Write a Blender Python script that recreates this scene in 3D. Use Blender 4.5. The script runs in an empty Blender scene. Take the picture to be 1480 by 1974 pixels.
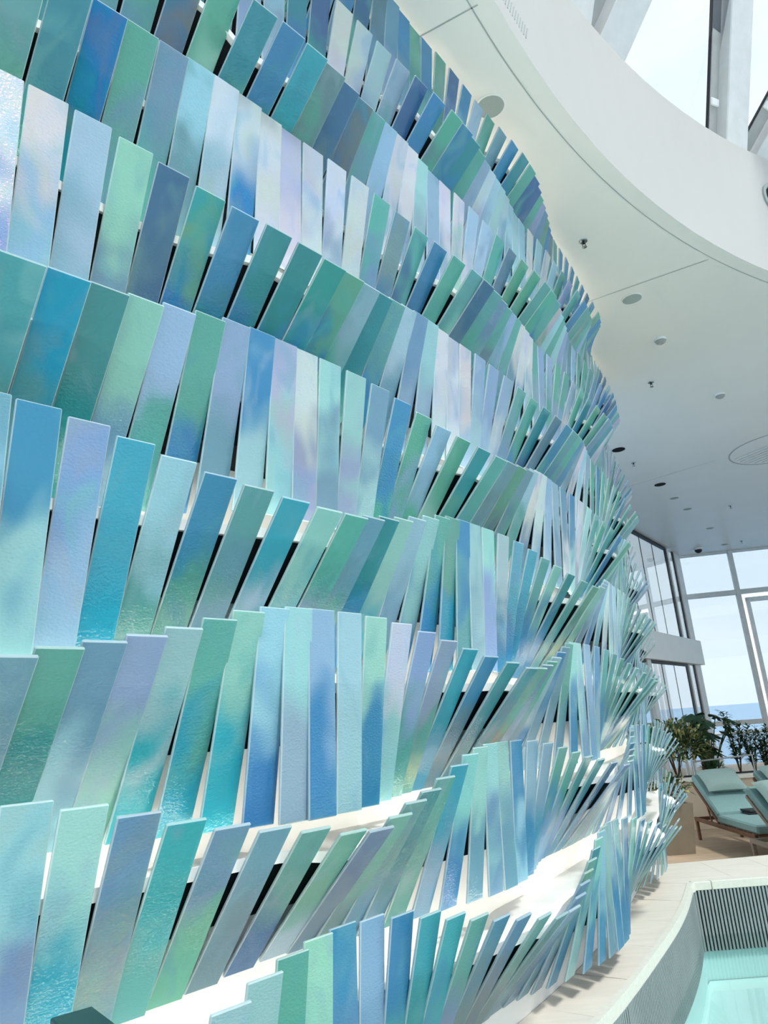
import bpy, bmesh, math, random
import numpy as np
from mathutils import Matrix, Vector

# ---------------------------------------------------------------- camera, sky, sun, exposure
EYE = 1.57
FPX = 1377.40; PITCH = math.radians(16.891); ROLL = math.radians(4.2)
sc = bpy.context.scene
COL = sc.collection
cam_d = bpy.data.cameras.new('camera'); cam = bpy.data.objects.new('camera', cam_d); COL.objects.link(cam)
sr, cr, sp, cp = math.sin(ROLL), math.cos(ROLL), math.sin(PITCH), math.cos(PITCH)
right = Vector((cr, sr*sp, -sr*cp)); up = Vector((sr, -cr*sp, cr*cp)); fwd = Vector((0, cp, sp))
cam.matrix_world = Matrix(((right.x, up.x, -fwd.x, 0), (right.y, up.y, -fwd.y, 0), (right.z, up.z, -fwd.z, EYE), (0, 0, 0, 1)))
cam_d.sensor_fit = 'VERTICAL'; cam_d.sensor_height = 24.0; cam_d.lens = 24.0*FPX/1974.0
cam_d.clip_start = 0.05; cam_d.clip_end = 60000
sc.camera = cam

world = bpy.data.worlds.new('sky'); sc.world = world; world.use_nodes = True
wn, wl = world.node_tree.nodes, world.node_tree.links
wn.clear()
w_out = wn.new('ShaderNodeOutputWorld'); w_bg = wn.new('ShaderNodeBackground')
w_tc = wn.new('ShaderNodeTexCoord'); w_sep = wn.new('ShaderNodeSeparateXYZ')
w_ramp = wn.new('ShaderNodeValToRGB'); w_noise = wn.new('ShaderNodeTexNoise'); w_map = wn.new('ShaderNodeMapping')
w_cr = wn.new('ShaderNodeValToRGB'); w_mix = wn.new('ShaderNodeMixRGB')
w_ramp.color_ramp.elements[0].position = 0.0; w_ramp.color_ramp.elements[0].color = (0.84, 0.90, 0.95, 1)
w_ramp.color_ramp.elements[1].position = 0.6; w_ramp.color_ramp.elements[1].color = (0.79, 0.87, 0.945, 1)
w_map.inputs['Scale'].default_value = (2.0, 2.0, 5.0)
w_noise.inputs['Scale'].default_value = 1.6; w_noise.inputs['Detail'].default_value = 6; w_noise.inputs['Roughness'].default_value = 0.55
w_cr.color_ramp.elements[0].position = 0.36; w_cr.color_ramp.elements[1].position = 0.66
w_mix.inputs['Color2'].default_value = (0.98, 0.985, 0.99, 1)
wl.new(w_tc.outputs['Generated'], w_sep.inputs[0]); wl.new(w_sep.outputs['Z'], w_ramp.inputs[0])
wl.new(w_tc.outputs['Generated'], w_map.inputs[0]); wl.new(w_map.outputs[0], w_noise.inputs['Vector'])
wl.new(w_noise.outputs['Fac'], w_cr.inputs[0]); wl.new(w_cr.outputs[0], w_mix.inputs['Fac'])
wl.new(w_ramp.outputs[0], w_mix.inputs['Color1']); wl.new(w_mix.outputs[0], w_bg.inputs['Color'])
w_bg.inputs['Strength'].default_value = 0.85
wl.new(w_bg.outputs[0], w_out.inputs[0])

sun_d = bpy.data.lights.new('sun', 'SUN'); sun = bpy.data.objects.new('sun', sun_d); COL.objects.link(sun)
sun_d.energy = 1.9; sun_d.angle = math.radians(8); sun_d.color = (1.0, 0.96, 0.90)
sun.rotation_euler = Vector((0.38, -0.44, 0.81)).to_track_quat('Z', 'Y').to_euler()
sun.location = (8, -4, 14)

sc.view_settings.view_transform = 'Standard'; sc.view_settings.look = 'None'
sc.view_settings.gamma = 1.0; sc.view_settings.use_curve_mapping = False
sc.view_settings.exposure = 1.13
sc.cycles.max_bounces = 6; sc.cycles.diffuse_bounces = 3; sc.cycles.glossy_bounces = 2; sc.cycles.transparent_max_bounces = 6
sc.cycles.adaptive_threshold = 0.05; sc.cycles.adaptive_min_samples = 16; sc.cycles.caustics_reflective = False; sc.cycles.caustics_refractive = False

# ---------------------------------------------------------------- helpers
rnd = random.Random(7)
def lin(c):
    c /= 255.0
    return c/12.92 if c <= 0.04045 else ((c+0.055)/1.055)**2.4
def hx(h):
    h = h.lstrip('#')
    return tuple(lin(int(h[i:i+2], 16)) for i in (0, 2, 4))
def principled(name, col, rough=0.5, spec=0.5, metal=0.0, noise=None, bump=None):
    """noise = (scale, amount, stretch) colour variation; bump = (scale, strength)"""
    m = bpy.data.materials.new(name); m.use_nodes = True
    n, l = m.node_tree.nodes, m.node_tree.links
    b = n['Principled BSDF']
    b.inputs['Base Color'].default_value = (*col, 1); b.inputs['Roughness'].default_value = rough
    b.inputs['Specular IOR Level'].default_value = spec; b.inputs['Metallic'].default_value = metal
    tc = n.new('ShaderNodeTexCoord')
    sc_, amt, st = noise if noise else (6.0, 0.05, (1, 1, 1))
    mp = n.new('ShaderNodeMapping'); mp.inputs['Scale'].default_value = st
    nz = n.new('ShaderNodeTexNoise'); nz.inputs['Scale'].default_value = sc_; nz.inputs['Detail'].default_value = 4
    rp = n.new('ShaderNodeValToRGB')
    rp.color_ramp.elements[0].position = 0.3; rp.color_ramp.elements[1].position = 0.7
    rp.color_ramp.elements[0].color = tuple(max(0, c*(1-amt)) for c in col) + (1,)
    rp.color_ramp.elements[1].color = tuple(min(1, c*(1+amt)) for c in col) + (1,)
    l.new(tc.outputs['Object'], mp.inputs[0]); l.new(mp.outputs[0], nz.inputs['Vector'])
    l.new(nz.outputs['Fac'], rp.inputs[0]); l.new(rp.outputs[0], b.inputs['Base Color'])
    if bump:
        n2 = n.new('ShaderNodeTexNoise'); n2.inputs['Scale'].default_value = bump[0]; n2.inputs['Detail'].default_value = 3
        bp = n.new('ShaderNodeBump'); bp.inputs['Strength'].default_value = bump[1]; bp.inputs['Distance'].default_value = 0.01
        l.new(mp.outputs[0], n2.inputs['Vector']); l.new(n2.outputs['Fac'], bp.inputs['Height']); l.new(bp.outputs[0], b.inputs['Normal'])
    return m
def pane_material(name, tint, gloss=0.08, rough=0.0):
    m = bpy.data.materials.new(name); m.use_nodes = True
    n, l = m.node_tree.nodes, m.node_tree.links; n.clear()
    o = n.new('ShaderNodeOutputMaterial'); t = n.new('ShaderNodeBsdfTransparent'); g = n.new('ShaderNodeBsdfGlossy')
    t.inputs[0].default_value = (*tint, 1); g.inputs['Roughness'].default_value = rough
    lw = n.new('ShaderNodeLayerWeight'); lw.inputs['Blend'].default_value = 0.25
    mt = n.new('ShaderNodeMath'); mt.operation = 'MULTIPLY_ADD'; mt.inputs[1].default_value = 0.5; mt.inputs[2].default_value = gloss
    mt.use_clamp = True
    mx = n.new('ShaderNodeMixShader')
    l.new(lw.outputs['Fresnel'], mt.inputs[0]); l.new(mt.outputs[0], mx.inputs[0])
    l.new(t.outputs[0], mx.inputs[1]); l.new(g.outputs[0], mx.inputs[2]); l.new(mx.outputs[0], o.inputs[0])
    return m
class MB:
    def __init__(s): s.v = []; s.f = []; s.m = []
    def quad(s, a, b, c, d, mi=0):
        i = len(s.v); s.v += [tuple(a), tuple(b), tuple(c), tuple(d)]; s.f.append((i, i+1, i+2, i+3)); s.m.append(mi)
    def poly(s, pts, mi=0):
        i = len(s.v); s.v += [tuple(p) for p in pts]; s.f.append(tuple(range(i, i+len(pts)))); s.m.append(mi)
    def prism(s, base, z0, z1, mi=0):
        """base: list of (x, y) counter-clockwise"""
        n = len(base); i = len(s.v)
        s.v += [(x, y, z0) for x, y in base] + [(x, y, z1) for x, y in base]
        s.f.append(tuple(range(i+n-1, i-1, -1))); s.f.append(tuple(range(i+n, i+2*n))); s.m += [mi, mi]
        for k in range(n):
            j = (k+1) % n; s.f.append((i+k, i+j, i+n+j, i+n+k)); s.m.append(mi)
    def box(s, c, size, X=(1, 0, 0), Y=(0, 1, 0), Z=(0, 0, 1), ch=0.0, mi=0, mi_edge=None):
        """box with chamfer ch, axes X Y Z"""
        c = Vector(c); X = Vector(X); Y = Vector(Y); Z = Vector(Z)
        hx_, hy_, hz_ = size[0]/2, size[1]/2, size[2]/2
        me = mi if mi_edge is None else mi_edge
        i = len(s.v)
        if ch <= 0:
            for sx, sy, sz in ((-1,-1,-1),(1,-1,-1),(1,1,-1),(-1,1,-1),(-1,-1,1),(1,-1,1),(1,1,1),(-1,1,1)):
                s.v.append(tuple(c + X*hx_*sx + Y*hy_*sy + Z*hz_*sz))
            for f in ((3,2,1,0),(4,5,6,7),(0,1,5,4),(1,2,6,5),(2,3,7,6),(3,0,4,7)):
                s.f.append(tuple(i+k for k in f)); s.m.append(mi)
            return
        idx = {}
        for sx in (-1, 1):
            for sy in (-1, 1):
                for sz in (-1, 1):
                    for a in range(3):
                        e = [hx_-ch, hy_-ch, hz_-ch]; e[a] += ch
                        idx[(sx, sy, sz, a)] = len(s.v)
                        s.v.append(tuple(c + X*e[0]*sx + Y*e[1]*sy + Z*e[2]*sz))
        def face(keys, m):
            f = [idx[k] for k in keys]
            p = [Vector(s.v[k]) for k in f]
            nrm = (p[1]-p[0]).cross(p[2]-p[0]); ctr = sum(p, Vector())/len(p)
            if nrm.dot(ctr-c) < 0: f.reverse()
            s.f.append(tuple(f)); s.m.append(m)
        for a in range(3):
            b, d = [k for k in range(3) if k != a]
            for sg in (-1, 1):
                ks = []
                for sb, sd in ((-1,-1),(1,-1),(1,1),(-1,1)):
                    q = [0, 0, 0]; q[a] = sg; q[b] = sb; q[d] = sd; ks.append((*q, a))
                face(ks, mi if a == 2 else me)
            for sb in (-1, 1):
                for sd in (-1, 1):
                    q0 = [0, 0, 0]; q0[b] = sb; q0[d] = sd; q1 = list(q0); q0[a] = -1; q1[a] = 1
                    face([(*q0, b), (*q1, b), (*q1, d), (*q0, d)], me)
        for sx in (-1, 1):
            for sy in (-1, 1):
                for sz in (-1, 1):
                    face([(sx, sy, sz, 0), (sx, sy, sz, 1), (sx, sy, sz, 2)], me)
    def tube(s, pts, r, n=8, mi=0, caps=True):
        pts = [Vector(p) for p in pts]; rs = r if isinstance(r, (list, tuple)) else [r]*len(pts)
        base = len(s.v); prev = None
        for k, p in enumerate(pts):
            d = (pts[min(k+1, len(pts)-1)] - pts[max(k-1, 0)]).normalized()
            a = Vector((0, 0, 1)) if abs(d.z) < 0.9 else Vector((1, 0, 0))
            u = d.cross(a).normalized(); w = d.cross(u)
            for j in range(n):
                t = 2*math.pi*j/n; s.v.append(tuple(p + (u*math.cos(t) + w*math.sin(t))*rs[k]))
        for k in range(len(pts)-1):
            for j in range(n):
                a = base+k*n+j; b = base+k*n+(j+1) % n
                s.f.append((a, b, b+n, a+n)); s.m.append(mi)
        if caps:
            s.f.append(tuple(base+j for j in range(n-1, -1, -1))); s.m.append(mi)
            e = base+(len(pts)-1)*n; s.f.append(tuple(e+j for j in range(n))); s.m.append(mi)
    def lathe(s, prof, c=(0, 0, 0), n=24, mi=0, X=(1, 0, 0), Y=(0, 1, 0), Z=(0, 0, 1)):
        c = Vector(c); X = Vector(X); Y = Vector(Y); Z = Vector(Z); base = len(s.v)
        for r, z in prof:
            for j in range(n):
                t = 2*math.pi*j/n; s.v.append(tuple(c + (X*math.cos(t)+Y*math.sin(t))*r + Z*z))
        for k in range(len(prof)-1):
            for j in range(n):
                a = base+k*n+j; b = base+k*n+(j+1) % n; s.f.append((a, b, b+n, a+n)); s.m.append(mi)
    def build(s, name, mats, parent=None, smooth=False, link=True):
        me = bpy.data.meshes.new(name); me.from_pydata(s.v, [], s.f)
        mats = mats if isinstance(mats, (list, tuple)) else [mats]
        for m in mats: me.materials.append(m)
        if len(mats) > 1: me.polygons.foreach_set('material_index', s.m)
        if smooth: me.polygons.foreach_set('use_smooth', [True]*len(me.polygons))
        me.update()
        o = bpy.data.objects.new(name, me)
        if link: COL.objects.link(o)
        if parent is not None: o.parent = parent
        return o
def empty(name, loc=(0, 0, 0), rz=0.0):
    o = bpy.data.objects.new(name, None); o.empty_display_size = 0.1; COL.objects.link(o)
    o.location = loc; o.rotation_euler = (0, 0, rz); return o
def tag(o, label=None, cat=None, group=None, kind=None):
    if label: o['label'] = label
    if cat: o['category'] = cat
    if group: o['group'] = group
    if kind: o['kind'] = kind
    return o
def to_pixel(p):
    d = Vector(p) - Vector((0, 0, EYE)); z = d.dot(fwd)
    if z < 0.05: return None
    return (740 + FPX*d.dot(right)/z, 987 - FPX*d.dot(up)/z)
LT=0.7853; W0=0.2985; WA=-0.4497; CP=(-1.3433,2.3353); CH=(0.80886,-0.07530,0.001584); DS=0.1474
ROWS = {
 0: (3.897,
  [1.891,2.022,2.152,2.282,2.421,2.579,2.745,2.911,3.070,3.206,3.340,3.466,3.598,3.736,3.883,4.032,4.188,4.346,4.505,4.657,4.804,4.946,5.110,5.278,5.449,5.623,5.792,5.941,6.074,6.202,6.341],
  [10.5,8.4,6.0,4.8,6.4,9.9,14.1,18.9,23.9,29.7,35.9,41.9,46.4,48.0,46.6,43.0,38.2,33.1,27.5,21.4,15.5,10.6,8.8,10.4,13.9,18.3,22.9,27.8,33.1,39.2,46.2],
  [.025,.032,.033,.031,.030,.026,.014,-.001,-.015,-.020,-.014,-.000,.012,.010,-.005,-.023,-.033,-.035,-.033,-.029,-.023,-.015,-.005,.003,.006,.003,-.003,-.006,-.005,-.001,.004]),
 1: (3.302,
  [1.479,1.637,1.794,1.936,2.067,2.196,2.343,2.468,2.612,2.769,2.927,3.077,3.213,3.346,3.475,3.608,3.745,3.880,4.043,4.206,4.373,4.531,4.670,4.782,4.911,5.049,5.193,5.351],
  [15.5,20.8,26.3,32.4,38.8,45.0,49.6,50.3,47.8,42.9,37.1,31.4,25.7,20.1,14.6,9.6,6.3,6.6,9.7,14.1,18.6,23.3,28.9,35.1,41.6,46.2,46.1,43.3],
  [.028,.008,-.009,-.013,-.005,.009,.024,.022,.005,-.014,-.026,-.027,-.020,-.010,-.002,.004,.006,.010,.011,.009,.003,-.004,-.006,-.003,.002,.009,.009,.004]),
 2: (2.698,
  [.740,.900,1.056,1.206,1.357,1.515,1.663,1.802,1.936,2.063,2.196,2.337,2.476,2.631,2.798,2.962,3.120,3.259,3.386,3.508,3.636,3.761,3.915,4.068,4.231,4.394,4.556,4.717,4.877,5.029,5.167,5.328,5.499,5.667,5.829,5.976,6.106,6.234,6.375],
  [53.0,51.9,50.5,47.5,42.7,36.5,29.6,23.0,17.3,12.5,8.5,5.9,6.4,9.5,14.1,19.5,25.6,31.6,37.4,43.1,47.3,48.0,46.6,42.9,38.3,33.1,27.5,21.7,15.9,10.9,8.8,10.6,14.6,19.1,24.1,29.2,34.0,38.6,43.7],
  [.056,.057,.046,.026,-.000,-.017,-.019,-.009,.003,.012,.014,.014,.016,.015,.005,-.011,-.024,-.026,-.017,-.001,.012,.012,-.002,-.021,-.034,-.039,-.039,-.037,-.031,-.022,-.009,.000,.003,-.001,-.007,-.009,-.005,.003,.015]),
 3: (2.106,
  [-.030,.116,.260,.409,.544,.679,.815,.948,1.079,1.223,1.380,1.542,1.705,1.864,2.009,2.142,2.270,2.408,2.533,2.672,2.819,2.975,3.130,3.278,3.411,3.546,3.676,3.797,3.937,4.099,4.269,4.446,4.606,4.739,4.853,4.964,5.087,5.214],
  [43.7,36.6,29.9,23.6,18.0,13.0,8.4,4.8,3.2,4.8,8.4,13.0,18.2,24.0,30.0,35.8,41.2,45.5,46.9,45.7,42.3,37.3,31.5,25.5,19.6,14.2,9.4,6.2,5.9,8.8,13.0,17.7,23.1,29.1,35.3,40.9,45.0,46.1],
  [.011,.002,-.005,-.003,.011,.026,.035,.037,.035,.031,.022,.008,-.012,-.030,-.038,-.030,-.010,.008,.011,-.001,-.020,-.036,-.041,-.038,-.030,-.021,-.014,-.009,-.005,-.002,-.007,-.016,-.025,-.027,-.019,-.004,.009,.019]),
 4: (1.483,
  [-.196,-.050,.102,.258,.403,.549,.688,.829,.972,1.108,1.244,1.393,1.541,1.695,1.838,1.973,2.105,2.239,2.368,2.508,2.668,2.828,2.996,3.153,3.300,3.436,3.563,3.697,3.832,3.981,4.145,4.320,4.499,4.683,4.891,5.117,5.327,5.525,5.717,5.894,6.050,6.193,6.323,6.458],
  [.9,7.7,14.8,22.0,28.7,34.8,39.7,43.2,46.4,47.8,46.2,42.7,37.4,31.1,24.6,18.5,13.0,8.5,6.1,7.4,10.9,15.4,21.0,26.5,31.2,35.7,39.9,43.3,44.0,42.0,37.5,31.3,24.2,17.3,11.5,8.6,9.6,12.9,17.5,22.4,27.6,33.3,38.7,43.9],
  [.111,.077,.047,.019,-.000,-.006,.004,.026,.039,.038,.025,.003,-.019,-.029,-.027,-.013,-.001,.005,.006,.005,-.001,-.016,-.028,-.037,-.038,-.027,-.010,.003,.005,-.003,-.013,-.019,-.016,-.009,-.002,.003,.006,.004,-.001,-.005,-.007,-.003,.006,.019]),
 5: (0.883,
  [-.133,.012,.157,.302,.448,.592,.720,.856,.986,1.114,1.257,1.420,1.585,1.750,1.906,2.043,2.170,2.308,2.450,2.595,2.767,2.955,3.133,3.293,3.438,3.579,3.735,3.914,4.101,4.288,4.472,4.641,4.791,4.918,5.041,5.172],
  [47.6,43.7,39.5,34.4,28.4,21.8,15.3,10.0,6.2,4.6,6.0,9.9,14.9,20.7,27.0,33.0,38.0,42.2,44.4,43.5,40.4,35.2,28.0,20.5,13.8,8.5,5.5,5.5,8.2,12.9,18.1,23.4,28.9,34.2,39.7,45.0],
  [.078,.042,.009,-.014,-.022,-.012,.009,.026,.034,.035,.030,.015,-.008,-.035,-.055,-.058,-.043,-.019,-.004,-.004,-.014,-.025,-.029,-.021,-.006,.006,.014,.015,.010,.000,-.013,-.025,-.030,-.024,-.009,.012]),
 6: (0.278,
  [-.148,-.004,.148,.299,.446,.594,.738,.886,1.039,1.187,1.319,1.459,1.605,1.744,1.878,1.993,2.099,2.206,2.327,2.477,2.649,2.828,3.002,3.164,3.317,3.465,3.619,3.786,3.960,4.143,4.334,4.522,4.701,4.876,5.051,5.229,5.402,5.569,5.738,5.893,6.040,6.184,6.328],
  [2.2,9.2,16.2,23.3,29.9,35.0,38.2,41.2,43.0,42.9,40.5,36.8,32.8,27.6,21.8,15.5,10.1,6.2,4.6,5.7,9.3,14.6,20.5,26.1,31.1,36.0,40.1,42.3,40.0,34.0,26.3,18.4,11.7,7.7,6.9,9.6,14.1,19.7,26.7,32.1,36.6,40.7,44.8],
  [.106,.069,.033,.004,-.013,-.014,-.003,.011,.020,.017,.001,-.020,-.036,-.037,-.023,.002,.025,.041,.045,.040,.026,.005,-.019,-.037,-.043,-.036,-.022,-.007,.001,.005,.010,.017,.024,.029,.030,.028,.017,.002,-.010,-.015,-.010,.002,.016]),
 7: (-0.312,
  [-.050,.076,.205,.338,.466,.603,.725,.843,.955,1.071,1.225,1.386,1.551,1.718,1.873,2.017,2.153,2.302,2.449,2.564,2.687,2.807,2.936,3.072,3.213,3.350,3.484,3.623,3.792,3.968,4.144,4.316,4.480,4.639,4.790,4.939,5.086],
  [43.2,40.2,37.5,34.5,30.3,24.2,16.7,9.8,5.1,3.2,4.7,8.7,14.8,21.6,27.5,32.7,37.2,40.7,43.6,43.4,41.1,38.1,34.4,29.0,22.1,14.5,7.9,4.0,4.9,8.8,14.4,20.1,25.5,30.5,34.9,39.3,43.8],
  [-.010,-.015,-.017,-.014,-.003,.019,.050,.082,.107,.114,.104,.077,.043,.011,-.012,-.018,-.009,.010,.025,.025,.017,.006,-.001,.003,.016,.032,.046,.053,.058,.054,.041,.024,.010,.004,.005,.013,.024]),
 8: (-0.889,
  [.045,.189,.339,.483,.640,.804,.973,1.136,1.269,1.383,1.490,1.603,1.733,1.880,2.033,2.191,2.341,2.481,2.624,2.762,2.892,3.019,3.152,3.287,3.434,3.593,3.764,3.899,4.032,4.169,4.313,4.467,4.629,4.792,4.951,5.111,5.266,5.418,5.569,5.722,5.876,6.031,6.186,6.340,6.491],
  [12.3,19.4,26.4,32.1,36.7,40.2,43.1,46.3,47.2,43.9,39.7,36.0,31.0,24.8,17.3,9.9,4.6,2.8,4.9,10.1,16.8,23.6,29.5,34.3,37.9,41.3,44.3,42.9,40.0,36.1,31.4,25.1,18.0,10.9,6.0,5.8,8.7,13.0,18.1,22.9,27.5,32.0,36.3,40.3,44.3],
  [.041,.022,.003,-.016,-.035,-.051,-.060,-.059,-.050,-.039,-.030,-.022,-.016,-.010,-.008,-.007,-.010,-.013,-.013,-.012,-.015,-.020,-.025,-.026,-.020,-.005,.011,.009,.001,-.007,-.010,-.006,.004,.014,.022,.032,.039,.040,.037,.033,.029,.026,.024,.024,.025]),
 9: (-1.472,
  [.579,.746,.908,1.069,1.214,1.354,1.481,1.600,1.716,1.847,1.989,2.149,2.320,2.476,2.632,2.760,2.871,2.970,3.077,3.213,3.365,3.525,3.674,3.819,3.964,4.084,4.189,4.292,4.408,4.539,4.686,4.842,5.000,5.157],
  [19.2,13.7,8.5,4.3,2.4,5.4,11.0,17.3,23.3,28.3,33.0,37.1,41.1,44.6,45.1,41.9,37.6,33.0,27.6,21.2,14.5,8.9,4.8,2.5,3.7,7.9,13.6,19.7,25.3,30.6,34.9,38.8,41.9,44.3],
  [.135,.093,.052,.019,-.000,.000,.010,.020,.025,.024,.018,.013,.007,-.000,-.005,-.008,-.004,.006,.019,.032,.038,.037,.029,.024,.029,.038,.042,.040,.036,.033,.030,.029,.028,.028]),
}

# ---------------------------------------------------------------- materials
M = {}
M['wall'] = principled('white_plaster', hx('#faf8f2'), 0.6, 0.3, noise=(3, 0.02, (1, 1, 1)))
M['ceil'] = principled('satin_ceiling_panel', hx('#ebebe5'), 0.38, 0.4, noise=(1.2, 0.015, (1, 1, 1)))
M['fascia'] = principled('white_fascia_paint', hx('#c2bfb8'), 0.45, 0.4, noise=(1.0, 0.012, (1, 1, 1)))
M['seam'] = principled('grey_joint', hx('#a9b3b1'), 0.7, 0.2)
M['rail'] = principled('white_rail_paint', hx('#f2f0ea'), 0.5, 0.3)
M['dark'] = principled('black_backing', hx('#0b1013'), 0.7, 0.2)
M['stone'] = principled('cream_travertine', hx('#efe6d7'), 0.5, 0.35, noise=(2.5, 0.05, (1, 6, 1)))
M['lip'] = principled('pale_limestone_lip', hx('#ece7d8'), 0.5, 0.35, noise=(40, 0.05, (1, 1, 1)))
M['ribgrey'] = principled('grey_rib', hx('#9aa09f'), 0.5, 0.4, noise=(5, 0.06, (1, 1, 1)))
M['basin'] = principled('turquoise_pool_tile', hx('#cfeeea'), 0.5, 0.3, noise=(3, 0.03, (1, 1, 1)))
M['frame'] = principled('light_grey_window_frame', hx('#e2e0db'), 0.45, 0.4)
M['white'] = principled('white_paint', hx('#f0efeb'), 0.45, 0.4)
M['black'] = principled('black_frame', hx('#14171c'), 0.5, 0.4)
M['greymetal'] = principled('grey_metal', hx('#a9a9a5'), 0.4, 0.5, noise=(8, 0.06, (1, 1, 1)))
M['chrome'] = principled('chrome', hx('#9aa0a0'), 0.25, 0.5, metal=0.9)
M['speaker'] = principled('perforated_grey', hx('#a3aeaa'), 0.7, 0.2, noise=(160, 0.12, (1, 1, 1)))
M['wood'] = principled('brown_teak', hx('#6a4d3a'), 0.55, 0.3, noise=(7, 0.25, (1, 1, 14)))
M['woodpale'] = principled('weathered_grey_teak', hx('#8b7d70'), 0.6, 0.3, noise=(7, 0.2, (1, 1, 14)))
M['deck'] = principled('beige_plank_tile', hx('#b59f86'), 0.5, 0.35, noise=(2.2, 0.16, (1, 9, 1)))
M['cushion'] = principled('sea_green_fabric', hx('#7c9a98'), 0.85, 0.15, noise=(60, 0.06, (1, 1, 1)), bump=(300, 0.2))
M['pillow'] = principled('pale_sage_fabric', hx('#90a6a0'), 0.85, 0.15, noise=(60, 0.06, (1, 1, 1)), bump=(300, 0.2))
M['pot'] = principled('taupe_concrete', hx('#857a68'), 0.7, 0.25, noise=(5, 0.08, (1, 1, 1)))
M['beige'] = principled('beige_plaster', hx('#d3c0a8'), 0.6, 0.3, noise=(3, 0.04, (1, 1, 1)))
M['soil'] = principled('dark_soil', hx('#2a241f'), 0.9, 0.1, noise=(30, 0.4, (1, 1, 1)))
M['leaf'] = principled('dark_green_leaf', hx('#24452a'), 0.45, 0.4, noise=(9, 0.35, (1, 1, 1)))
M['leafmid'] = principled('mid_green_leaf', hx('#3f6238'), 0.5, 0.35, noise=(9, 0.35, (1, 1, 1)))
M['leafvar'] = principled('variegated_leaf', hx('#a09a5e'), 0.5, 0.35, noise=(26, 0.6, (1, 1, 1)))
M['stem'] = principled('brown_stem', hx('#5a4a35'), 0.7, 0.2)
M['greenbox'] = principled('dark_green_metal', hx('#1f4846'), 0.45, 0.4)
M['sea'] = principled('sea_water', hx('#7ea3c2'), 0.35, 0.5, noise=(0.002, 0.06, (1, 4, 1)))
M['rust'] = principled('rust_brown_panel', hx('#7a4630'), 0.7, 0.2)
M['book'] = principled('dark_cloth_cover', hx('#2b2a2e'), 0.6, 0.3)
def emission(name, col, s):
    m = bpy.data.materials.new(name); m.use_nodes = True
    n, l = m.node_tree.nodes, m.node_tree.links; n.clear()
    o = n.new('ShaderNodeOutputMaterial'); e = n.new('ShaderNodeEmission'); e.inputs[0].default_value = (*col, 1); e.inputs[1].default_value = s
    l.new(e.outputs[0], o.inputs[0]); return m
M['led'] = emission('warm_white_led', (1.0, 0.94, 0.84), 13.0)
M['pane'] = pane_material('window_glass', (0.68, 0.735, 0.765), 0.03)
M['roofpane'] = pane_material('roof_glass', (0.60, 0.63, 0.66), 0.02)
M['ribwhite'] = principled('white_beam_paint', hx('#dcdcd8'), 0.45, 0.4)
M['water'] = pane_material('pool_water_surface', (0.90, 0.98, 0.975), 0.04, 0.02)

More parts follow.
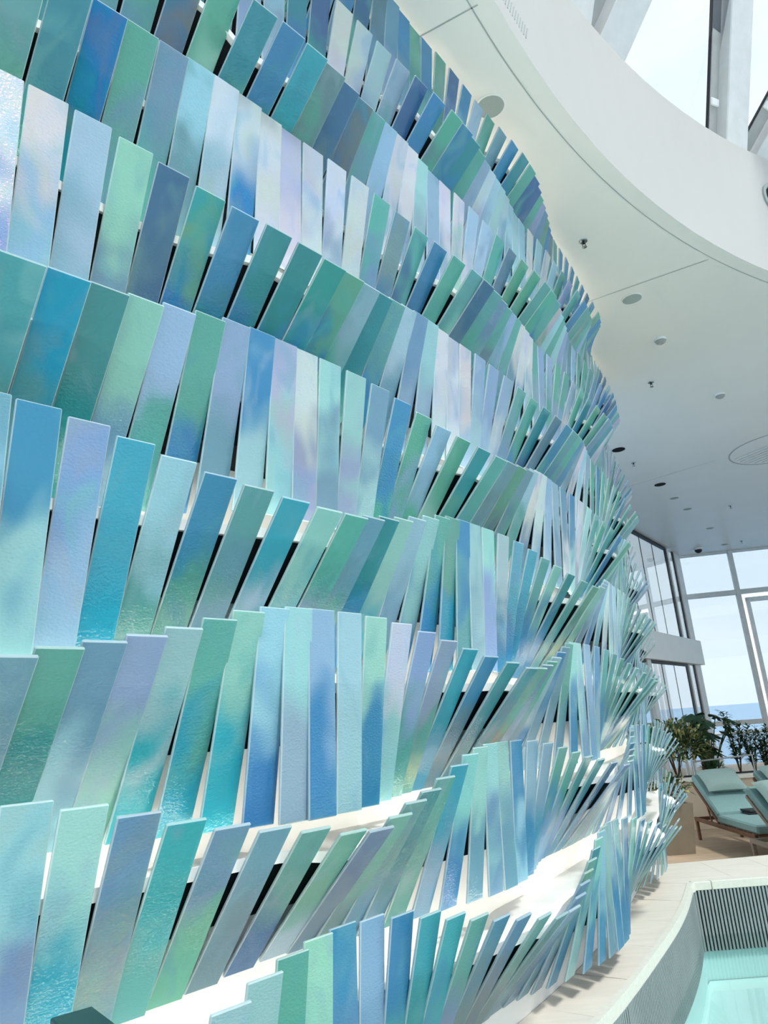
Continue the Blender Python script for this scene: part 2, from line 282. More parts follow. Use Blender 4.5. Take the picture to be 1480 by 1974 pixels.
def slat_material(name, edge=False):
    m = bpy.data.materials.new(name); m.use_nodes = True
    n, l = m.node_tree.nodes, m.node_tree.links
    b = n['Principled BSDF']; out = n['Material Output']
    def attr(a):
        q = n.new('ShaderNodeAttribute'); q.attribute_name = a; return q
    def math_(op, a, bb):
        q = n.new('ShaderNodeMath'); q.operation = op
        for i, x in enumerate((a, bb)):
            if isinstance(x, (int, float)): q.inputs[i].default_value = x
            else: l.new(x, q.inputs[i])
        return q.outputs[0]
    def noise(vec, scale, detail=2.0, rough=0.5, st=None, dist=0.0):
        if st:
            mp = n.new('ShaderNodeMapping'); mp.inputs['Scale'].default_value = st; l.new(vec, mp.inputs[0]); vec = mp.outputs[0]
        q = n.new('ShaderNodeTexNoise'); q.inputs['Scale'].default_value = scale; q.inputs['Detail'].default_value = detail
        q.inputs['Roughness'].default_value = rough; q.inputs['Distortion'].default_value = dist
        l.new(vec, q.inputs['Vector']); return q.outputs['Fac']
    def ramp(fac, p0, p1):
        q = n.new('ShaderNodeMapRange'); q.interpolation_type = 'SMOOTHSTEP'
        q.inputs['From Min'].default_value = p0; q.inputs['From Max'].default_value = p1; l.new(fac, q.inputs['Value']); return q.outputs['Result']
    def mix(f, a, c):
        q = n.new('ShaderNodeMixRGB')
        if isinstance(f, float): q.inputs['Fac'].default_value = f
        else: l.new(f, q.inputs['Fac'])
        for i, x in ((1, a), (2, c)):
            if isinstance(x, tuple): q.inputs[i].default_value = (*x, 1)
            else: l.new(x, q.inputs[i])
        return q.outputs[0]
    uv = attr('slat_uv').outputs['Vector']
    sep = n.new('ShaderNodeSeparateXYZ'); l.new(uv, sep.inputs[0])
    v = math_('ADD', math_('MULTIPLY', sep.outputs['Y'], 1/0.70), 0.5)
    wob = math_('MULTIPLY', math_('SUBTRACT', noise(uv, 4.2, 1.0, st=(1.3, 1, 1), dist=0.4), 0.5), 1.3)
    f = ramp(math_('ADD', v, wob), 0.25, 0.75)
    col = mix(f, attr('cbot').outputs['Color'], attr('ctop').outputs['Color'])
    blotn = noise(uv, 5.5, 1.5, st=(1.3, 0.8, 1.7), dist=0.8)
    blot = ramp(blotn, 0.52, 0.75)
    col = mix(math_('MULTIPLY', blot, 0.5), col, attr('cmid').outputs['Color'])
    if edge: col = mix(0.62, col, (0.80, 0.92, 0.90))
    l.new(col, b.inputs['Base Color'])
    b.inputs['Roughness'].default_value = 0.25 if edge else 0.13
    b.inputs['IOR'].default_value = 1.75
    film = math_('ADD', math_('MULTIPLY', blotn, 420.0), 200.0)
    film = math_('ADD', math_('MULTIPLY', film, attr('ctop').outputs['Alpha']), 30.0)
    l.new(film, b.inputs['Thin Film Thickness']); b.inputs['Thin Film IOR'].default_value = 1.36
    if not edge:
        ripple = noise(uv, 95.0, 1.5, 0.55, st=(1.0, 1.5, 1))
        bp = n.new('ShaderNodeBump'); bp.inputs['Strength'].default_value = 0.5; bp.inputs['Distance'].default_value = 0.005
        l.new(ripple, bp.inputs['Height']); l.new(bp.outputs[0], b.inputs['Normal'])
    tr = n.new('ShaderNodeBsdfTransparent'); l.new(mix(0.55, col, (1.0, 1.0, 1.0)), tr.inputs[0])
    tl = n.new('ShaderNodeBsdfTranslucent'); l.new(mix(0.25, col, (1.0, 1.0, 1.0)), tl.inputs['Color'])
    m1 = n.new('ShaderNodeMixShader'); m1.inputs[0].default_value = 0.22; l.new(b.outputs[0], m1.inputs[1]); l.new(tl.outputs[0], m1.inputs[2])
    ms = n.new('ShaderNodeMixShader'); ms.inputs[0].default_value = 0.18
    l.new(m1.outputs[0], ms.inputs[1]); l.new(tr.outputs[0], ms.inputs[2]); l.new(ms.outputs[0], out.inputs[0])
    return m
M['slat'] = slat_material('iridescent_glass'); M['slatedge'] = slat_material('clear_glass_edge', True)

# ---------------------------------------------------------------- the curved wall line (plan), s = metres along it
SG = np.linspace(-6, 14, 801)
_h = np.clip(CH[0] + CH[1]*SG + CH[2]*SG**2, math.radians(-20), math.radians(95))
_st = SG[1]-SG[0]
def _cum(a): return np.concatenate([[0], np.cumsum((a[1:]+a[:-1])/2*_st)])
_cx, _cy = _cum(np.sin(_h)), _cum(np.cos(_h))
_i0 = int(np.searchsorted(SG, 0)); _cx += CP[0]-_cx[_i0]; _cy += CP[1]-_cy[_i0]
def wall_pt(s, w=0.0):
    h = float(np.interp(s, SG, _h)); return (float(np.interp(s, SG, _cx)) + math.cos(h)*w, float(np.interp(s, SG, _cy)) - math.sin(h)*w)
def wall_h(s): return float(np.interp(s, SG, _h))
S_END = 8.9
ZC = EYE + 4.72

# ---------------------------------------------------------------- structure: white wall behind the glass
mb = MB(); S0 = -2.6; ns = 90
ss = [S0 + (S_END+0.12-S0)*i/ns for i in range(ns+1)]
for a, b_ in zip(ss[:-1], ss[1:]):
    p0, p1 = wall_pt(a), wall_pt(b_); q0, q1 = wall_pt(a, -0.25), wall_pt(b_, -0.25)
    mb.quad((*p0, -0.42), (*p1, -0.42), (*p1, ZC), (*p0, ZC)); mb.quad((*q1, -0.42), (*q0, -0.42), (*q0, ZC), (*q1, ZC))
for s_ in (ss[0], ss[-1]):
    p, q = wall_pt(s_), wall_pt(s_, -0.25); mb.quad((*p, -0.42), (*q, -0.42), (*q, ZC), (*p, ZC))
tag(mb.build('wall_left', M['wall']), 'curved white wall behind the glass slats', kind='structure')

# ---------------------------------------------------------------- structure: ceiling with the round opening, fascia, seams
CX, CY, CR = 10.13, -2.19, 10.85
def ring(r, a): return (CX + r*math.sin(a), CY + r*math.cos(a))
mb = MB(); NA = 180
for i in range(NA):
    a0, a1 = 2*math.pi*i/NA, 2*math.pi*(i+1)/NA
    for r0, r1 in ((CR, 11.6), (11.6, 16.0), (16.0, 34.0)):
        mb.quad((*ring(r0, a0), ZC), (*ring(r0, a1), ZC), (*ring(r1, a1), ZC), (*ring(r1, a0), ZC))
def clip_outside(o, planes):
    bm = bmesh.new(); bm.from_mesh(o.data)
    for co, no in planes:
        bmesh.ops.bisect_plane(bm, geom=bm.verts[:]+bm.edges[:]+bm.faces[:], plane_co=co, plane_no=no, clear_outer=True)
    bm.to_mesh(o.data); bm.free(); return o
ceil = tag(clip_outside(mb.build('ceiling', M['ceil']), [((9.4, 23.07, ZC), (0.181, 0.983, 0)), ((6.46, 18.73, ZC), (-0.818, 0.576, 0))]), 'pale satin ceiling around the round skylight', kind='structure')
def strip(pts, w, z, name, mat, parent=None):
    m_ = MB()
    for p, q in zip(pts[:-1], pts[1:]):
        d = Vector((q[0]-p[0], q[1]-p[1])).normalized(); n_ = Vector((-d.y, d.x))*w/2
        m_.quad((p[0]-n_.x, p[1]-n_.y, z), (q[0]-n_.x, q[1]-n_.y, z), (q[0]+n_.x, q[1]+n_.y, z), (p[0]+n_.x, p[1]+n_.y, z))
    return m_.build(name, mat, parent)
strip([ring(11.0, math.radians(-75 + i*1.0)) for i in range(66)], 0.009, ZC-0.003, 'panel_joint', M['seam'], ceil)
for p, q in (((0.40, 3.97), (0.90, 3.71)), ((2.62, 7.51), (3.79, 6.84)), ((5.4, 14.97), (6.75, 13.65))):
    strip([p, q], 0.010, ZC-0.003, 'panel_joint', M['seam'], ceil)
ZT = EYE + 6.53
mb = MB()
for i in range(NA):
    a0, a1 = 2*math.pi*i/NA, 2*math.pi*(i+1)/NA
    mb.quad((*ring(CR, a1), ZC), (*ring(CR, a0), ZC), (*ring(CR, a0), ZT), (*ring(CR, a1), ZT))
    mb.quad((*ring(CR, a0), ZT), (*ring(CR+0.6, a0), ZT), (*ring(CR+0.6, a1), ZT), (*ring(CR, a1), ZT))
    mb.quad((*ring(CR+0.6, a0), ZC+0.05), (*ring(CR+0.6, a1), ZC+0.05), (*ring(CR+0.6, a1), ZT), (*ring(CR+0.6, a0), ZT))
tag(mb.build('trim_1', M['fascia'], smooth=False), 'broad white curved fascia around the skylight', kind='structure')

# ---------------------------------------------------------------- the sculpture: rows of leaning glass slats on wavy rails
PAL = dict(T='#2c9da4', G='#62b5aa', M='#9fd8ce', C='#30b2c8', B='#3893c2', D='#3a74a2', S='#76a7be', P='#98b6d2',
           V='#bcc4dc', W='#d5dfe6', K='#a8d2de', N='#6893a0')
CODES = {
 9: 'MG MM GG MS BS PS BG CT CB GS BN BN GN TS PS BS BS GP GB TK MB KB MS KB MB PB MS BT GB BS TS BG GS TS',
 8: 'MS MC SS CG SG SN GD GK DN GN GS TS GG CS MB MS KS MS BK PB PB GB GB TB TB DB BS KS MP SK BS KP SB KS MB PB BS GB KB TS GB BS GT BS TB',
 7: 'SS GT SK PM MC GC MC KB KP PB KK MB WM PG PG CB BN TN TN GN SK GS KB BP SP GS MB MS PS BP GB GS GB GT MT GB TB',
 6: 'SK BM PK CC KG BG GS CK MC GS SG TB MC KP MB GB GC BG MP MP KB CB CB GB MB TB GT GT MG KS PB KS WP PK KP KB MS GB GT NS GB TS GB',
 5: 'GG CG TT MS KG GB PS BM VK WP KS MP SK BG GP KG GM TG GS SN GN SG KG WS WK PK PS SW BK WP KW GK GK GB BG GB GT',
 4: 'WP WK KP MS DN GB BT TB TB TB GB PG TG GB KS SP MP WW VW WK PK PK PW GS GB TD NS BG GB GS BN NK WP KW PK GS BG GK GP MK GB BG GT GB',
 3: 'TG BT GS SG KS WK WB WW VW VW WP WW GS SB GD BD GG GM DN GG SG GN PG GS WS WP WK GP PP PG GP GP PW GK TB GB GS SG',
 2: 'TG BT CT NG DN NN GS KP WW WP KP PP WP WM KW KP GM NP GD GS GB GB GB VG KG GG KG PS SP NS KP GW GK GS SB PB BP DB BS',
 1: 'WW WP KP PG DT BT GN BG TB GT PS WV KP KP KS KS KK KP WP KP WK KP GS PD GB BD GT GK KP',
 0: 'NS SP BS GG BG GT DS BK KP GM SP BT TB GG DG DN GN PN SB GN BS NG GT BG BN BS TG BD DB BS GN'}
ROWLEN = {0: 0.79, 1: 0.79, 2: 0.79, 3: 0.79, 4: 0.79, 5: 0.79, 6: 0.80, 7: 0.77, 8: 0.71, 9: 0.74}
SL, SW, STH, CHM = 0.70, 0.138, 0.013, 0.0035
def wave_extend(th0, sgn, k):
    c = max(-1.0, min(1.0, (th0-25.5)/20.5)); ph = math.acos(c)*sgn
    return 25.5 + 20.5*math.cos(ph + 2*math.pi*k*DS/2.55)
slats = []      # row, s, theta(rad), u, codes
rowfun = {}
for k, (zr, s_l, t_l, u_l) in ROWS.items():
    s_l, t_l, u_l = list(s_l), list(t_l), list(u_l)
    codes = CODES[k].split(); n0 = len(s_l)
    codes = (codes + [rnd.choice(codes) for _ in range(60)])[:n0]
    sg = 1 if (t_l[-1] < t_l[-2] or t_l[-1] > 44) else -1
    ext = []; j = 1
    while s_l[-1] + DS*j < S_END:
        ext.append((s_l[n0-1] + DS*j, wave_extend(t_l[n0-1], sg, j), u_l[n0-1]*max(0, 1-j/6))); j += 1
    sg = 1 if t_l[0] < t_l[1] else -1
    pre = []; j = 1
    while s_l[0] - DS*j > -1.2:
        pre.append((s_l[0] - DS*j, wave_extend(t_l[0], sg if t_l[0] < 44 else 1, j), u_l[0]*max(0, 1-j/6))); j += 1
    pre.reverse()
    allc = [rnd.choice(codes) for _ in pre] + codes + [rnd.choice(codes) for _ in ext]
    a = np.array(pre + list(zip(s_l, t_l, u_l)) + ext)
    rowfun[k] = (zr, a[:, 0].copy(), np.radians(a[:, 1]), a[:, 2].copy())
    for q, c in zip(a, allc): slats.append((k, float(q[0]), math.radians(float(q[1])), float(q[2]), c))
def slat_matrix(k, s, th, u):
    h = wall_h(s); n_ = Vector((math.cos(h), -math.sin(h), 0)); t_ = Vector((math.sin(h), math.cos(h), 0))
    a_ = n_*math.sin(th) + Vector((0, 0, math.cos(th)))
    m_ = t_.cross(a_)
    x, y = wall_pt(s, W0 + WA*math.sin(th) + u)
    c = Vector((x, y, EYE + ROWS[k][0])) + a_*(LT - ROWLEN[k]/2)
    return Matrix(((t_.x, a_.x, m_.x, c.x), (t_.y, a_.y, m_.y, c.y), (t_.z, a_.z, m_.z, c.z), (0, 0, 0, 1)))
proto = MB(); proto.box((0, 0, 0), (SW, SL, STH), ch=CHM, mi=0, mi_edge=1)
PV = np.array(proto.v); PF = proto.f; PM = proto.m
def jit(c, a):
    return tuple(max(0.0, min(1.0, x*(1+rnd.uniform(-a, a)))) for x in c)
def add_attrs(me, uv, ct, cb, cm):
    for nm, arr in (('slat_uv', uv),):
        at = me.attributes.new(nm, 'FLOAT_VECTOR', 'POINT'); at.data.foreach_set('vector', np.asarray(arr, dtype=np.float32).ravel())
    for nm, arr in (('ctop', ct), ('cbot', cb), ('cmid', cm)):
        at = me.attributes.new(nm, 'FLOAT_COLOR', 'POINT'); at.data.foreach_set('color', np.asarray(arr, dtype=np.float32).ravel())
MIDS = ['#35a8a4', '#4a9fc4', '#7cc3bd', '#9aabcb', '#3a86b0', '#b9c8dd']
cand = []
for it in slats:
    mt = slat_matrix(*it[:4]); cs = []
    for x in (-SW/2, SW/2):
        for y in (-SL/2, SL/2):
            cs.append(to_pixel(mt @ Vector((x, y, 0))))
    if any(c is None for c in cs): continue
    xs, ys = [c[0] for c in cs], [c[1] for c in cs]
    if max(xs) < -160 or min(xs) > 1640 or max(ys) < -170 or min(ys) > 2144: continue
    area = abs((cs[0][0]-cs[3][0])*(cs[1][1]-cs[2][1]) - (cs[1][0]-cs[2][0])*(cs[0][1]-cs[3][1]))/2
    inside = max(0, min(max(xs), 1480)-max(min(xs), 0))*max(0, min(max(ys), 1974)-max(min(ys), 0))/max(1.0, (max(xs)-min(xs))*(max(ys)-min(ys)))
    cand.append((area*inside, it, mt))
cand.sort(key=lambda c: -c[0])
sculpture = empty('glass_wall_sculpture', (*wall_pt(3.0), 0.0))
tag(sculpture, 'wall sculpture of rippling rows of blue and green iridescent glass slats', 'sculpture')
inv = Matrix.Translation(-Vector(sculpture.location))
jv, jf, jm, juv, jct, jcb, jcm = [], [], [], [], [], [], []
for rank, (ar, it, mt) in enumerate(cand):
    code = it[4]
    ct, cb = jit(hx(PAL[code[0]]), 0.10), jit(hx(PAL[code[1]]), 0.10)
    cm = hx(rnd.choice(MIDS)); cm = tuple(0.5*a + 0.25*b + 0.25*c for a, b, c in zip(cm, ct, cb))
    seed = rnd.uniform(0, 40)
    fa = 0.75 if code[0] in 'WV' else (0.7 if rnd.random() < 0.10 else 0.0)
    uv = [(v[0]+seed*1.7, v[1], seed) for v in PV]
    nv = len(PV)
    pv = PV.copy(); pv[:, 1] += np.sign(pv[:, 1])*(ROWLEN[it[0]]-SL)/2
    if rank < 300:
        me = bpy.data.meshes.new('glass_slat'); me.from_pydata([tuple(v) for v in pv], [], PF)
        me.materials.append(M['slat']); me.materials.append(M['slatedge']); me.polygons.foreach_set('material_index', PM)
        add_attrs(me, uv, [(*ct, fa)]*nv, [(*cb, 1)]*nv, [(*cm, 1)]*nv); me.update()
        o = bpy.data.objects.new('glass_slat', me); COL.objects.link(o); o.parent = sculpture; o.matrix_local = inv @ mt
    else:
        i0 = len(jv); mm = inv @ mt
        jv += [tuple(mm @ Vector(v)) for v in pv]; jf += [tuple(i0+q for q in f) for f in PF]; jm += PM
        juv += uv; jct += [(*ct, fa)]*nv; jcb += [(*cb, 1)]*nv; jcm += [(*cm, 1)]*nv
me = bpy.data.meshes.new('distant_glass_slats'); me.from_pydata(jv, [], jf)
me.materials.append(M['slat']); me.materials.append(M['slatedge']); me.polygons.foreach_set('material_index', jm)
add_attrs(me, juv, jct, jcb, jcm); me.update()
o = bpy.data.objects.new('distant_glass_slats', me); COL.objects.link(o); o.parent = sculpture; o['kind'] = 'stuff'
for k, (zr, sa, ta, ua) in rowfun.items():
    mb = MB(); md = MB(); ml_ = MB(); z0 = EYE + zr
    n_ = int((sa[-1]-sa[0])/0.06)
    prev = None
    for i in range(n_+1):
        s_ = sa[0] + (sa[-1]-sa[0])*i/n_
        th = float(np.interp(s_, sa, ta)); u_ = float(np.interp(s_, sa, ua))
        wr = W0 + WA*math.sin(th) + u_
        def wz(dz): return wr + dz*math.tan(th)
        zt = min(0.48, LT*math.cos(th) - 0.10); zb = 0.28
        edge = max(0.05, wz(zt) - 0.026/math.cos(th))
        e = (wall_pt(s_, 0.0), wall_pt(s_, edge), wall_pt(s_, max(0.03, wz(zt-0.015)-0.032/math.cos(th))), wall_pt(s_, max(0.012, wz(zb)-0.032/math.cos(th))), wall_pt(s_, 0.004), z0+zt, z0+zt-0.015, z0+zt-0.017, wall_pt(s_, max(0.02, edge-0.012)), wall_pt(s_, max(0.035, edge-0.006)), z0+zt+0.024)
        if prev:
            p = prev; zq = z0+zb
            mb.quad((*p[0], p[5]), (*p[1], p[5]), (*e[1], e[5]), (*e[0], e[5]))
            mb.quad((*p[1], p[6]), (*p[0], p[6]), (*e[0], e[6]), (*e[1], e[6]))
            mb.quad((*p[1], p[5]), (*p[1], p[6]), (*e[1], e[6]), (*e[1], e[5]))
            ml_.quad((*p[8], p[5]+0.002), (*e[8], e[5]+0.002), (*e[8], e[5]+0.013), (*p[8], p[5]+0.013))
            mb.quad((*p[1], p[5]), (*e[1], e[5]), (*e[1], e[10]), (*p[1], p[10])); mb.quad((*p[9], p[5]), (*e[9], e[5]), (*e[9], e[10]), (*p[9], p[10]))
            mb.quad((*p[1], p[10]), (*e[1], e[10]), (*e[9], e[10]), (*p[9], p[10]))
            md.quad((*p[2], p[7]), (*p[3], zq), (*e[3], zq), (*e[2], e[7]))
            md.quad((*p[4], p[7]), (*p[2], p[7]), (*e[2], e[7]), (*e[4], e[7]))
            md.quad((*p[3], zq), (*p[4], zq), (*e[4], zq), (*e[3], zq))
        prev = e
    o = mb.build('mounting_rail', M['rail'], sculpture); o.matrix_local = inv
    o = ml_.build('led_strip', M['led'], sculpture); o.matrix_local = inv; o['label'] = 'warm white light strip along the rail'
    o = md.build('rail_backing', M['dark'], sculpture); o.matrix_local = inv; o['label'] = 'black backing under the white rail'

# ---------------------------------------------------------------- pool, curb, floors
PE = [(-0.6, 2.30), (-0.1, 2.95), (0.42, 3.70), (0.94, 4.46), (1.19, 4.84), (1.59, 5.50), (1.99, 6.19), (2.30, 6.79), (2.60, 7.44)]
pe = np.array(PE); _d = np.concatenate([[0], np.cumsum(np.hypot(*np.diff(pe, axis=0).T))])
def smooth_pe(t):
    # Catmull-Rom along PE, t in metres
    i = int(min(max(np.searchsorted(_d, t)-1, 0), len(PE)-2)); f = (t-_d[i])/(_d[i+1]-_d[i])
    p0, p1, p2, p3 = pe[max(i-1, 0)], pe[i], pe[i+1], pe[min(i+2, len(PE)-1)]
    q = 0.5*((2*p1) + (p2-p0)*f + (2*p0-5*p1+4*p2-p3)*f*f + (3*p1-p0-3*p2+p3)*f**3)
    return (float(q[0]), float(q[1]))
LPE = float(_d[-1])
def near_s(p):
    g_ = np.linspace(-3, 8, 441); d_ = [(wall_pt(x)[0]-p[0])**2 + (wall_pt(x)[1]-p[1])**2 for x in g_]; return float(g_[int(np.argmin(d_))])
curb = tag(empty('pool_curb', (*smooth_pe(3.0), 0)), 'cream stone curb between glass wall and pool', 'pool curb', kind='structure')
ci = Matrix.Translation(-Vector(curb.location))
NSL = 9
for i in range(NSL):
    t0, t1 = LPE*i/NSL + 0.0015, LPE*(i+1)/NSL - 0.0015
    mb = MB(); sub = 6
    outer = [smooth_pe(t0+(t1-t0)*j/sub) for j in range(sub+1)]
    sa_, sb_ = near_s(outer[0]), near_s(outer[-1])
    inner = [wall_pt(sa_+(sb_-sa_)*j/sub, 0.004) for j in range(sub+1)]
    mb.prism(outer + inner[::-1], -0.06, 0.0)
    o = mb.build('curb_slab', M['stone'], curb); o.matrix_local = ci
sE = near_s(PE[-1])
mb = MB(); mb.prism([(2.604, 7.444), (3.05, 7.444), (3.05, 8.41)] + [wall_pt(s_, 0.004) for s_ in (7.22, 6.9, 6.5, sE+0.01)], -0.06, 0.0)
o = mb.build('curb_slab', M['stone'], curb); o.matrix_local = ci
for x0, x1, yb0, yb1 in ((3.053, 3.55, 8.41, 8.455), (3.553, 4.05, 8.455, 8.50), (4.053, 5.3, 7.86, 7.86), (5.303, 6.6, 7.86, 7.86), (6.603, 9.0, 7.86, 7.86)):
    mb = MB(); mb.prism([(x0, 7.444), (x1, 7.444), (x1, yb1), (x0, yb0)], -0.06, 0.0)
    o = mb.build('curb_slab', M['stone'], curb); o.matrix_local = ci
# support body under the slabs, pale lip along the edge
mb = MB()
outer = [smooth_pe(LPE*j/50) for j in range(51)]
inner = [wall_pt(near_s(p), 0.006) for p in outer]
for (p, q), (r, t) in zip(zip(outer[:-1], outer[1:]), zip(inner[:-1], inner[1:])):
    mb.quad((*r, -0.062), (*p, -0.062), (*q, -0.062), (*t, -0.062))
mb.prism([(2.65, 7.50), (4.05, 7.50), (4.05, 8.46), (2.65, 8.36)], -0.40, -0.065)
mb.prism([(4.06, 7.50), (9.0, 7.50), (9.0, 7.84), (4.06, 7.84)], -0.40, -0.065)
o = mb.build('curb_base', M['stone'], curb); o.matrix_local = ci
def offset(pts, d):
    out = []
    for i, p in enumerate(pts):
        a, b_ = pts[max(i-1, 0)], pts[min(i+1, len(pts)-1)]
        t_ = Vector((b_[0]-a[0], b_[1]-a[1])).normalized(); out.append((p[0]+t_.y*d, p[1]-t_.x*d))
    return out
mb = MB(); lo, li = offset(outer, 0.012), offset(outer, -0.03)
lo[-1] = (2.625, 7.42)
for i in range(50):
    mb.quad((*lo[i], 0.012), (*lo[i+1], 0.012), (*li[i+1], 0.012), (*li[i], 0.012))
    mb.quad((*lo[i], -0.065), (*lo[i+1], -0.065), (*lo[i+1], 0.012), (*lo[i], 0.012))
    mb.quad((*li[i+1], 0.0), (*li[i], 0.0), (*li[i], 0.012), (*li[i+1], 0.012))
o = mb.build('curb_lip', M['lip'], curb); o.matrix_local = ci
xs_ = [2.60, 2.78, 4.02, 5.3, 6.6, 9.0]
for x0, x1 in zip(xs_[:-1], xs_[1:]):
    mb = MB(); mb.box(((x0+x1)/2, 7.455, -0.024), (x1-x0-0.006, 0.07, 0.072), ch=0.004)
    o = mb.build('curb_lip', M['lip'], curb); o.matrix_local = ci

pool = tag(empty('pool', (4.5, 5.5, -0.43)), 'turquoise pool with grey ribbed sides below the cream curb', 'pool')
pi_ = Matrix.Translation(-Vector(pool.location))
mb = MB()
poly = [smooth_pe(LPE*j/40) for j in range(41)]
inn = offset(poly, 0.06)
mb.poly([(*p, -0.43) for p in ([(9.0, 2.3)] + [(9.0, 7.44)] + poly[::-1])])
o = mb.build('water', M['water'], pool); o.matrix_local = pi_; o['label'] = 'still turquoise water'
mb = MB()
mb.poly([(*p, -1.5) for p in ([(9.2, 2.2)] + [(9.2, 7.6)] + poly[::-1])])
ob = offset(poly, -0.002)
for i in range(40): mb.quad((*ob[i], -1.5), (*ob[i+1], -1.5), (*ob[i+1], -0.43), (*ob[i], -0.43))
mb.quad((2.5, 7.46, -1.5), (9.2, 7.46, -1.5), (9.2, 7.46, -0.43), (2.5, 7.46, -0.43))
mb.quad((9.2, 2.2, -1.5), (9.2, 7.6, -1.5), (9.2, 7.6, 0), (9.2, 2.2, 0)); mb.quad((-0.7, 2.25, -1.5), (9.2, 2.25, -1.5), (9.2, 2.25, 0), (-0.7, 2.25, 0))
# shallow bench under water
bi = offset(poly, 0.42)
for i in range(30):
    mb.quad((*ob[i], -0.8), (*ob[i+1], -0.8), (*bi[i+1], -0.8), (*bi[i], -0.8)); mb.quad((*bi[i], -1.5), (*bi[i+1], -1.5), (*bi[i+1], -0.8), (*bi[i], -0.8))
mb.poly([(*bi[30], -0.8), (9.0, 6.75, -0.8), (9.0, 7.45, -0.8), (2.62, 7.45, -0.8)] + [(*ob[i], -0.8) for i in range(39, 29, -1)])
mb.quad((*bi[30], -1.5), (9.0, 6.75, -1.5), (9.0, 6.75, -0.8), (*bi[30], -0.8))
o = mb.build('basin', M['basin'], pool); o.matrix_local = pi_
mb = MB(); mk = MB()
nr = int(LPE/0.034)
for i in range(nr):
    t_ = LPE*(i+0.5)/nr; p = smooth_pe(t_); q = smooth_pe(min(LPE, t_+0.01)); r_ = smooth_pe(max(0, t_-0.01))
    d = Vector((q[0]-r_[0], q[1]-r_[1], 0)).normalized(); n2 = Vector((d.y, -d.x, 0))
    mb.box(Vector((*p, -0.31)) + n2*0.008, (0.022, 0.014, 0.50), X=d, Y=n2)
for i in range(50): mk.quad((*outer[i], -0.56), (*outer[i+1], -0.56), (*outer[i+1], -0.06), (*outer[i], -0.06))
x = 2.62
while x < 8.9:
    mb.box((x, 7.428, -0.31), (0.019, 0.016, 0.50)); x += 0.033
mk.quad((2.59, 7.437, -0.56), (9.0, 7.437, -0.56), (9.0, 7.437, -0.06), (2.59, 7.437, -0.06))
o = mb.build('side_ribs', M['ribgrey'], pool); o.matrix_local = pi_; o['kind'] = 'stuff'
o = mk.build('side_backing', M['dark'], pool); o.matrix_local = pi_

ZF = -0.39
mb = MB(); mb.quad((-4, -8, -0.062), (16, -8, -0.062), (16, 2.24, -0.062), (-4, 2.24, -0.062))
mb.quad((9.25, 2.24, -0.062), (22, 2.24, -0.062), (22, 7.9, -0.062), (9.25, 7.9, -0.062))
mf = MB(); mf.v, mf.f, mf.m = mb.v, mb.f, mb.m; mb = MB()
tag(mf.build('floor_near', M['stone']), 'cream stone deck on the near side of the pool', kind='structure')
mb.quad((1.5, 7.55, ZF), (22, 7.55, ZF), (22, 26, ZF), (1.5, 26, ZF))
tag(mb.build('floor', M['deck']), 'beige plank tile floor under the loungers', kind='structure')
mb = MB(); mb.quad((-60000, -60000, -45), (60000, -60000, -45), (60000, 60000, -45), (-60000, 60000, -45))
tag(mb.build('sea', M['sea']), 'calm pale blue sea out to the horizon', 'sea', kind='structure')

# ---------------------------------------------------------------- window walls
def window_wall(name, A, B, u0, u1, label, bars, panes):
    A, B = Vector((*A, EYE)), Vector((*B, EYE)); t_ = (B-A).normalized(); n2 = Vector((t_.y, -t_.x, 0))
    w = tag(empty(name, (A.x, A.y, ZF)), label, kind='structure'); wi = Matrix.Translation(-Vector(w.location))
    for nm, mat, a, b_, z0, z1, dep, off in bars:
        m_ = MB(); c = A + t_*(a+b_)/2 + Vector((0, 0, (z0+z1)/2)) + n2*off
        m_.box(c, (b_-a, dep, z1-z0), X=t_, Y=n2, ch=min(0.008, (b_-a)/5)); o = m_.build(nm, M[mat], w); o.matrix_local = wi
    for a, b_, z0, z1 in panes:
        m_ = MB(); c = A + t_*(a+b_)/2 + Vector((0, 0, (z0+z1)/2))
        m_.box(c, (b_-a, 0.012, z1-z0), X=t_, Y=n2); o = m_.build('pane', M['pane'], w); o.matrix_local = wi
    return w
zf = ZF - EYE
b1 = [('corner_post', 'frame', -0.17, 0.07, zf, 4.72, 0.22, 0)]
us = [0.07, 1.57, 3.35, 5.0, 6.65]
for a in us[1:]: b1.append(('mullion', 'frame', a, a+0.13, zf, 4.72, 0.18, 0))
p1 = []
ue = us + [8.3]
for i in range(5):
    a, b_ = (ue[i] if i == 0 else ue[i]+0.13), ue[i+1]
    b1 += [('transom', 'frame', a, b_, 3.30, 3.45, 0.16, 0), ('head_rail', 'frame', a, b_, 4.66, 4.72, 0.16, 0)]
    if i == 0:
        b1 += [('sill_rail', 'frame', a, b_, -0.62, -0.48, 0.16, 0)]
        p1 += [(a, b_, 3.45, 4.66), (a, b_, -0.48, 3.30), (a, b_, zf, -0.62)]
    elif i == 1:
        b1 += [('door_stile', 'white', a+0.10, a+0.22, zf, 3.16, 0.10, 0.02), ('door_head', 'white', a+0.10, b_-0.1, 3.04, 3.18, 0.10, 0.02), ('door_stile', 'white', b_-0.22, b_-0.1, zf, 3.04, 0.10, 0.02)]
        p1 += [(a, b_, 3.45, 4.66), (a+0.22, b_-0.22, zf, 3.04)]
    else:
        b1 += [('sill_rail', 'frame', a, b_, -0.62, -0.48, 0.16, 0)]
        p1 += [(a, b_, 3.45, 4.66), (a, b_, -0.48, 3.30), (a, b_, zf, -0.62)]
window_wall('window_1', (9.4, 22.97), (12.17, 22.46), 0, 8, 'tall sea-facing window with light grey frame and door leaf', b1, p1)
